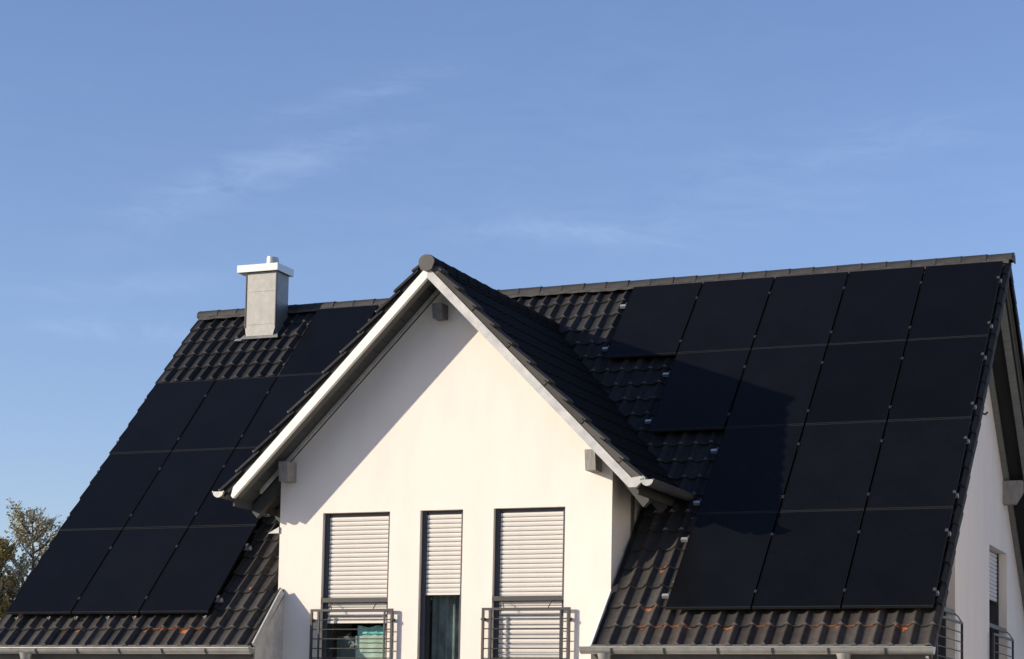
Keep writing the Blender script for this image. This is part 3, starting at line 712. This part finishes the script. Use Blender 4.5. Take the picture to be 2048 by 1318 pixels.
# side windows and guards
for (a, b, z0, z1), bot in zip(SW, (-.95, .52)):
    e = .003; xf = XW-.16
    mb = MB()
    for q in ((a+e, z0, a+.07, z1), (b-.07, z0, b-e, z1), (a+.07, z1-.09, b-.07, z1), (a+.07, z0, b-.07, z0+.09)):
        mb.box((xf-.07, q[0], q[1]+(.002 if q[1] == z0 else 0)), (xf, q[2], q[3]-(.002 if q[3] == z1 else 0)))
    wn = mb.obj('window', MT['win_frame'], house)
    mb = MB(); mb.add([(xf-.03, a+.07, z0+.09), (xf-.03, b-.07, z0+.09), (xf-.03, b-.07, z1-.09), (xf-.03, a+.07, z1-.09)], [(0,1,2,3)]); mb.obj('pane', MT['glass'], wn)
    mb = MB(); mb.box((xf+.004, b-.045, z0+.002), (xf+.05, b-e, z1-.002)); mb.obj('guide_rail', MT['win_frame'], wn); mb = MB(); mb.box((xf+.004, a+e, z0+.002), (xf+.05, a+.045, z1-.002)); mb.obj('guide_rail', MT['win_frame'], wn)
    if bot > 0:
        h = .0566; z = z1-.01; mb = MB()
        for (y_, z_), (y2, z2) in zip(slat_profile(h)[:-1], slat_profile(h)[1:]):
            mb.add([(-y_, 0, z_), (-y_, b-a-.1, z_), (-y2, b-a-.1, z2), (-y2, 0, z2)], [(0,1,2,3)], 0, True)
        me = mb.mesh('shutter_slat', MT['slat_side'])
        while z-h > bot: z -= h; link('shutter_slat', me, None, wn, Matrix.Translation((xf+.02, a+.05, z)))
    x = XW + .07
    mb = MB()
    for yy in (a-.10, b+.07): mb.box((x-.014, yy, -1.0), (x+.014, yy+.028, .052))
    mb.box((x-.013, a-.072, .022), (x+.013, b+.07, .052))
    ro = mb.obj('railing', MT['rail'], house)
    k = 1
    while .037-k*.1185 > -.95:
        z = .037-k*.1185; mb = MB(); mb.tube([(x, a-.07, z), (x, b+.07, z)], .0085, 6); mb.obj('rail_bar', MT['rail'], ro); k += 1
    mb = MB(); mb.box((XW-.04, a+.002, .14), (XW-.006, b-.002, .196)); mb.obj('top_bar', MT['rail'], ro)
    mb = MB(); mb.tube([(XW-.02, b-.02, .17), (XW+.03, b+.02, .12), (x, b+.07, .05)], .008, 6); mb.obj('bracket', MT['rail'], ro)
# small wall hook
mb = MB(); mb.tube([(XW+.0, 5.12, 2.93), (XW+.10, 5.10, 2.90), (XW+.13, 5.10, 2.93)], .014, 6); mb.obj('wall_hook', MT['rail'], house)

# ------------------------------------------------------------------ solar panels
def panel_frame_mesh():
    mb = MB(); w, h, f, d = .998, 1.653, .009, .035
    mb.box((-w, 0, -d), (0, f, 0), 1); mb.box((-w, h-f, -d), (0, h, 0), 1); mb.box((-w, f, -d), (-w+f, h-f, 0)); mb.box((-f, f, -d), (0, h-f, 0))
    return mb.mesh('frame', MT['frame'], MT['frame_end_lit'])
def panel_glass_mesh():
    mb = MB(); w, h, f = .998, 1.653, .0092
    mb.add([(-w+f, f, -.0025), (-f, f, -.0025), (-f, h-f, -.0025), (-w+f, h-f, -.0025)], [(0,1,2,3)])
    mb.add([(-w+f, f, -.030), (-w+f, h-f, -.030), (-f, h-f, -.030), (-f, f, -.030)], [(0,1,2,3)])
    return mb.mesh('glass', MT['cell'])
FM, GM = panel_frame_mesh(), panel_glass_mesh()
rown = {0: 'bottom row', 1: 'second row from the bottom', 2: 'third row from the bottom', 3: 'top row'}
def coln(k, n):
    # k counted from the right
    i = n-1-k
    if n == 1: return 'the only one in sight'
    if i == 0: return 'leftmost'
    if k == 0: return 'rightmost'
    return {3: {1: 'middle one'}, 4: {1: 'second from the left', 2: 'third from the left'}, 5: {1: 'second from the left', 2: 'middle one', 3: 'fourth from the left'}}[n][i]
cnt = {'right': (3, 3, 4, 5), 'left': (3, 3, 3, 1)}
for side, r, k, s, t in panels:
    where = 'right of the cross gable' if side == 'right' else 'left of the cross gable'
    lab = f'black solar panel {where}, {rown[r]}, {coln(k, cnt[side][r])}'.replace('row from the bottom', 'row up')
    w = MAIN @ Matrix.Translation((s-.011, t+.009, 0)) @ Matrix.Rotation(random.uniform(-.0012, .0012), 4, 'X') @ Matrix.Rotation(random.uniform(-.0012, .0012), 4, 'Y')
    p = link('solar_panel', None, world=w, label=lab, category='solar panel', group=f'solar panels {where}')
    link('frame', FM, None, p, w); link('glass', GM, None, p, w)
# rails with clamps and roof hooks
def rail(side, r, j, s0, s1, t, lab, ncl, ks):
    w = MAIN @ Matrix.Translation((s0, t, 0))
    mb = MB(); L_ = s1-s0
    mb.box((0, -.02, -.078), (L_, .02, -.037))
    ro = link('mounting_rail', mb.mesh('mounting_rail', MT['alu']), None, None, w, label=lab, category='mounting rail', group=f'mounting rails under the {side} solar panels')
    if not hasattr(rail, 'cl'):
        c = MB(); c.box((-.0055, -.022, -.04), (.0055, .022, .004)); c.box((-.016, -.022, .0035), (.016, .022, .006)); c.tube([(0,0,.006),(0,0,.012)], .008, 6)
        rail.cl = c.mesh('clamp', mat('clamp_grey', (.055, .055, .06), .4, metal=.5))
        c = MB(); c.box((-.012, -.022, -.04), (.012, .022, .004)); c.box((-.02, -.022, .0035), (.012, .022, .007)); rail.end = c.mesh('end_clamp', mat('end_clamp_grey', (.09, .09, .095), .45, metal=.4))
        c = MB(); c.box((-.016, -.012, -.13), (.016, -.006, -.06)); c.box((-.016, -.10, -.095), (.016, -.006, -.089)); rail.hook = c.mesh('roof_hook', MT['alu'])
    for s in ks: link('clamp', rail.cl, None, ro, MAIN @ Matrix.Translation((s, t, 0)))
    link('end_clamp', rail.end, None, ro, MAIN @ Matrix.Translation((s1-.035, t, 0)))
    link('end_clamp', rail.end, None, ro, MAIN @ Matrix.Translation((s0+(.145 if side == 'right' else .02), t, 0)) @ Matrix.Rotation(math.pi, 4, 'Z') if side == 'left' else MAIN @ Matrix.Translation((s0+.1, t, -.02)) @ Matrix.Rotation(math.pi, 4, 'Z'))
    x = s0+.3
    while x < s1: link('roof_hook', rail.hook, None, ro, MAIN @ Matrix.Translation((x, t, 0))); x += 1.2
for r, n in enumerate((3, 3, 4, 5)):
    for j, dt in enumerate((.27, 1.275 if r else 1.265)):
        t = r*PH+dt
        rail('right', r, j, -n*PW-.10, .012, t, f'{"lower" if j == 0 else "upper"} aluminium rail of the {rown[r]} right of the gable'.replace('row from the bottom', 'row up'), n, [-k*PW for k in range(1, n)])
for r, n in enumerate((3, 3, 3, 1)):
    for j, dt in enumerate((.27, 1.27)):
        t = TL+r*PH+dt
        if n == 3: rail('left', r, j, SL-3*PW-.01, SL+.07, t, f'{"lower" if j == 0 else "upper"} aluminium rail of the {rown[r]} left of the gable'.replace('row from the bottom', 'row up'), n, [SL-k*PW for k in (1, 2)])
        else: rail('left', r, j, SL-PW-.03, SL+.02, t, f'{"lower" if j == 0 else "upper"} aluminium rail under the single top row panel left of the gable', n, [])
# bright hooks peeping out below the left array
mb = MB(); mb.box((-.010, -.035, -.095), (.010, .02, -.080)); mb.box((-.008, -.035, -.080), (.008, -.028, -.05))
hk = mb.mesh('tile_hook', MT['alu'])
for x in (-11.95, -11.45, -11.03, -10.55, -10.15, -9.12): link('tile_hook', hk, None, roof, MAIN @ Matrix.Translation((x, 0, 0)))

# ------------------------------------------------------------------ added house, unseen right of the view, bounces sun onto the end wall
nb = empty('bounce_house', (12.5, -2, GZ), label='added cream rendered house, unseen on the right, bouncing sunlight onto the end wall', category='house')
nx0, nx1, ny0, ny1, nz = 8.2, 16.8, -8.5, 5.2, 2.9
mb = MB()
nm = (ny0+ny1)/2
wall('wall', ny0, ny1, GZ, lambda u: nz + 4.2*(1-abs(u-nm)/((ny1-ny0)/2)), [], nx1, .3, axis='y', parent=nb, breaks=(nm,))
wall('wall', ny0, ny1, GZ, lambda u: nz + 4.2*(1-abs(u-nm)/((ny1-ny0)/2)), [(-6.5, -5.3, .2, 1.5), (-1.9, -.7, .2, 1.5), (2.2, 3.4, .2, 1.5), (-6.5, -5.3, -2.4, -1.1), (1.2, 2.6, -2.4, -1.1)], nx0+.3, .3, axis='y', parent=nb, breaks=(nm,))
wall('wall', nx0+.31, nx1-.31, GZ, lambda u: nz, [], ny0+.002, .3, parent=nb)
wall('wall', nx0+.31, nx1-.31, GZ, lambda u: nz, [], ny1-.302, .3, parent=nb)
for (a, b, z0, z1) in ((-6.5, -5.3, .2, 1.5), (-1.9, -.7, .2, 1.5), (2.2, 3.4, .2, 1.5), (-6.5, -5.3, -2.4, -1.1), (1.2, 2.6, -2.4, -1.1)):
    mb = MB(); mb.box((nx0+.12, a+.003, z0+.003), (nx0+.18, b-.003, z0+.07)); mb.box((nx0+.12, a+.003, z1-.07), (nx0+.18, b-.003, z1-.003)); mb.box((nx0+.12, a+.003, z0+.07), (nx0+.18, a+.07, z1-.07)); mb.box((nx0+.12, b-.07, z0+.07), (nx0+.18, b-.003, z1-.07)); wf = mb.obj('window', MT['win_frame'], nb)
    mb = MB(); mb.add([(nx0+.15, b-.07, z0+.07), (nx0+.15, a+.07, z0+.07), (nx0+.15, a+.07, z1-.07), (nx0+.15, b-.07, z1-.07)], [(0,1,2,3)]); mb.obj('pane', MT['glass'], wf)
hw = (ny1-ny0)/2+.5; hz = nz+4.2
mb = MB()
for sg in (-1, 1): mb.prism([(nx0-.4, nm, hz+.12), (nx0-.4, nm+sg*hw, hz+.12-4.2*hw/((ny1-ny0)/2)), (nx0-.4, nm+sg*hw, hz-.04-4.2*hw/((ny1-ny0)/2)), (nx0-.4, nm, hz-.04)], (nx1-nx0+.8, 0, 0))
mb.obj('roof', MT['deck'], nb)

# ------------------------------------------------------------------ trees
def tree(name, base, height, rad, crown0, nleaf, leaf, lm, label, seed, group='trees behind the house', nlimb=16, twig=.45):
    """tapered trunk, rising limbs, branches and twigs; every leaf sits on a twig"""
    rnd = random.Random(seed)
    root = link(name, None, world=Matrix.Translation(base), label=label, category='tree', group=group)
    B = Vector(base); tr = MB(); twigs = []
    pts = [B + Vector((rnd.uniform(-.1, .1)*i, rnd.uniform(-.1, .1)*i, height*.9*i/6)) for i in range(7)]
    tr.tube(pts, [height*.020*(1-i/6.6) for i in range(7)], 7)
    def at_(f):
        k = f*6; i = min(int(k), 5); return pts[i].lerp(pts[i+1], k-i)
    for i in range(nlimb):
        f = crown0 + (.97-crown0)*(i+rnd.random())/nlimb; a = at_(f); th = i*2.4 + rnd.uniform(-.5, .5)
        ln = rad*(1.15 - .75*((f-crown0)/(1-crown0)))*rnd.uniform(.75, 1.1)
        d = Vector((math.cos(th), math.sin(th), rnd.uniform(.55, 1.25))).normalized()
        e = a + d*ln; tr.tube([a, a.lerp(e, .5)-Vector((0,0,.05*ln)), e], [.03, .018, .006], 5)
        for q in range(7):
            b = a.lerp(e, .25+.75*q/6); d2 = (d + Vector((rnd.gauss(0,.7), rnd.gauss(0,.7), rnd.uniform(.1, .9)))).normalized()
            c = b + d2*ln*rnd.uniform(.25, .5); tr.tube([b, c], [.009, .004], 4)
            for w in range(4):
                g0 = b.lerp(c, .3+.7*w/3); d3 = (d2 + Vector((rnd.gauss(0,.6), rnd.gauss(0,.6), rnd.uniform(0, .8)))).normalized()
                g1 = g0 + d3*twig*rnd.uniform(.5, 1.1); tr.tube([g0, g1], [.005, .002], 3); twigs.append((g0, g1))
    for w in range(10):
        g0 = pts[-1]; g1 = g0 + Vector((rnd.gauss(0,.35), rnd.gauss(0,.35), 1)).normalized()*twig; tr.tube([g0, g1], [.005, .002], 3); twigs.append((g0, g1))
    tr.obj('trunk', MT['bark'], root)
    lf = MB(); per = nleaf/len(twigs)
    for g0, g1 in twigs:
        for _ in range(int(per*rnd.uniform(.5, 1.5))):
            c = g0.lerp(g1, rnd.random()) + Vector((rnd.gauss(0, leaf*.8), rnd.gauss(0, leaf*.8), rnd.gauss(0, leaf*.8)))
            a = Vector((rnd.gauss(0,1), rnd.gauss(0,1), rnd.gauss(0,1))).normalized(); b = a.orthogonal().normalized(); q = leaf*rnd.uniform(.6, 1.2); c2 = a.cross(b)
            lf.add([c-b*q, c+c2*q*.6, c+b*q, c-c2*q*.6], [(0,1,2,3)])
    lf.obj('crown', lm, root)
    return root
tree('leafy_tree', (-27.75, 22.0, GZ), 7.95, 1.5, .2, 17000, .038, MT['leaf_grey'], 'sparse grey-green tree behind the left verge, sky showing through its twigs', 3, nlimb=42, twig=.42)
tree('leafy_tree', (-27.9, 21.0, GZ), 7.0, 1.45, .10, 46000, .044, MT['leaf_olive'], 'denser olive-brown tree at the left edge, lower than the grey-green one', 9, nlimb=44, twig=.40)
for i, (x, y, h) in enumerate(((-20.5, -34, 8.5), (-25.5, -37, 10), (-16.5, -36, 7.0))):
    tree('garden_tree', (x, y, GZ), h, 2.8, .10, 15000, .19, MT['leaf_dark'], ['dark green tree in the front garden, between a taller and a smaller one', 'tallest dark green tree in the front garden', 'smallest dark green tree in the front garden'][i], 20+i, group='trees in the front garden', nlimb=20, twig=.8)
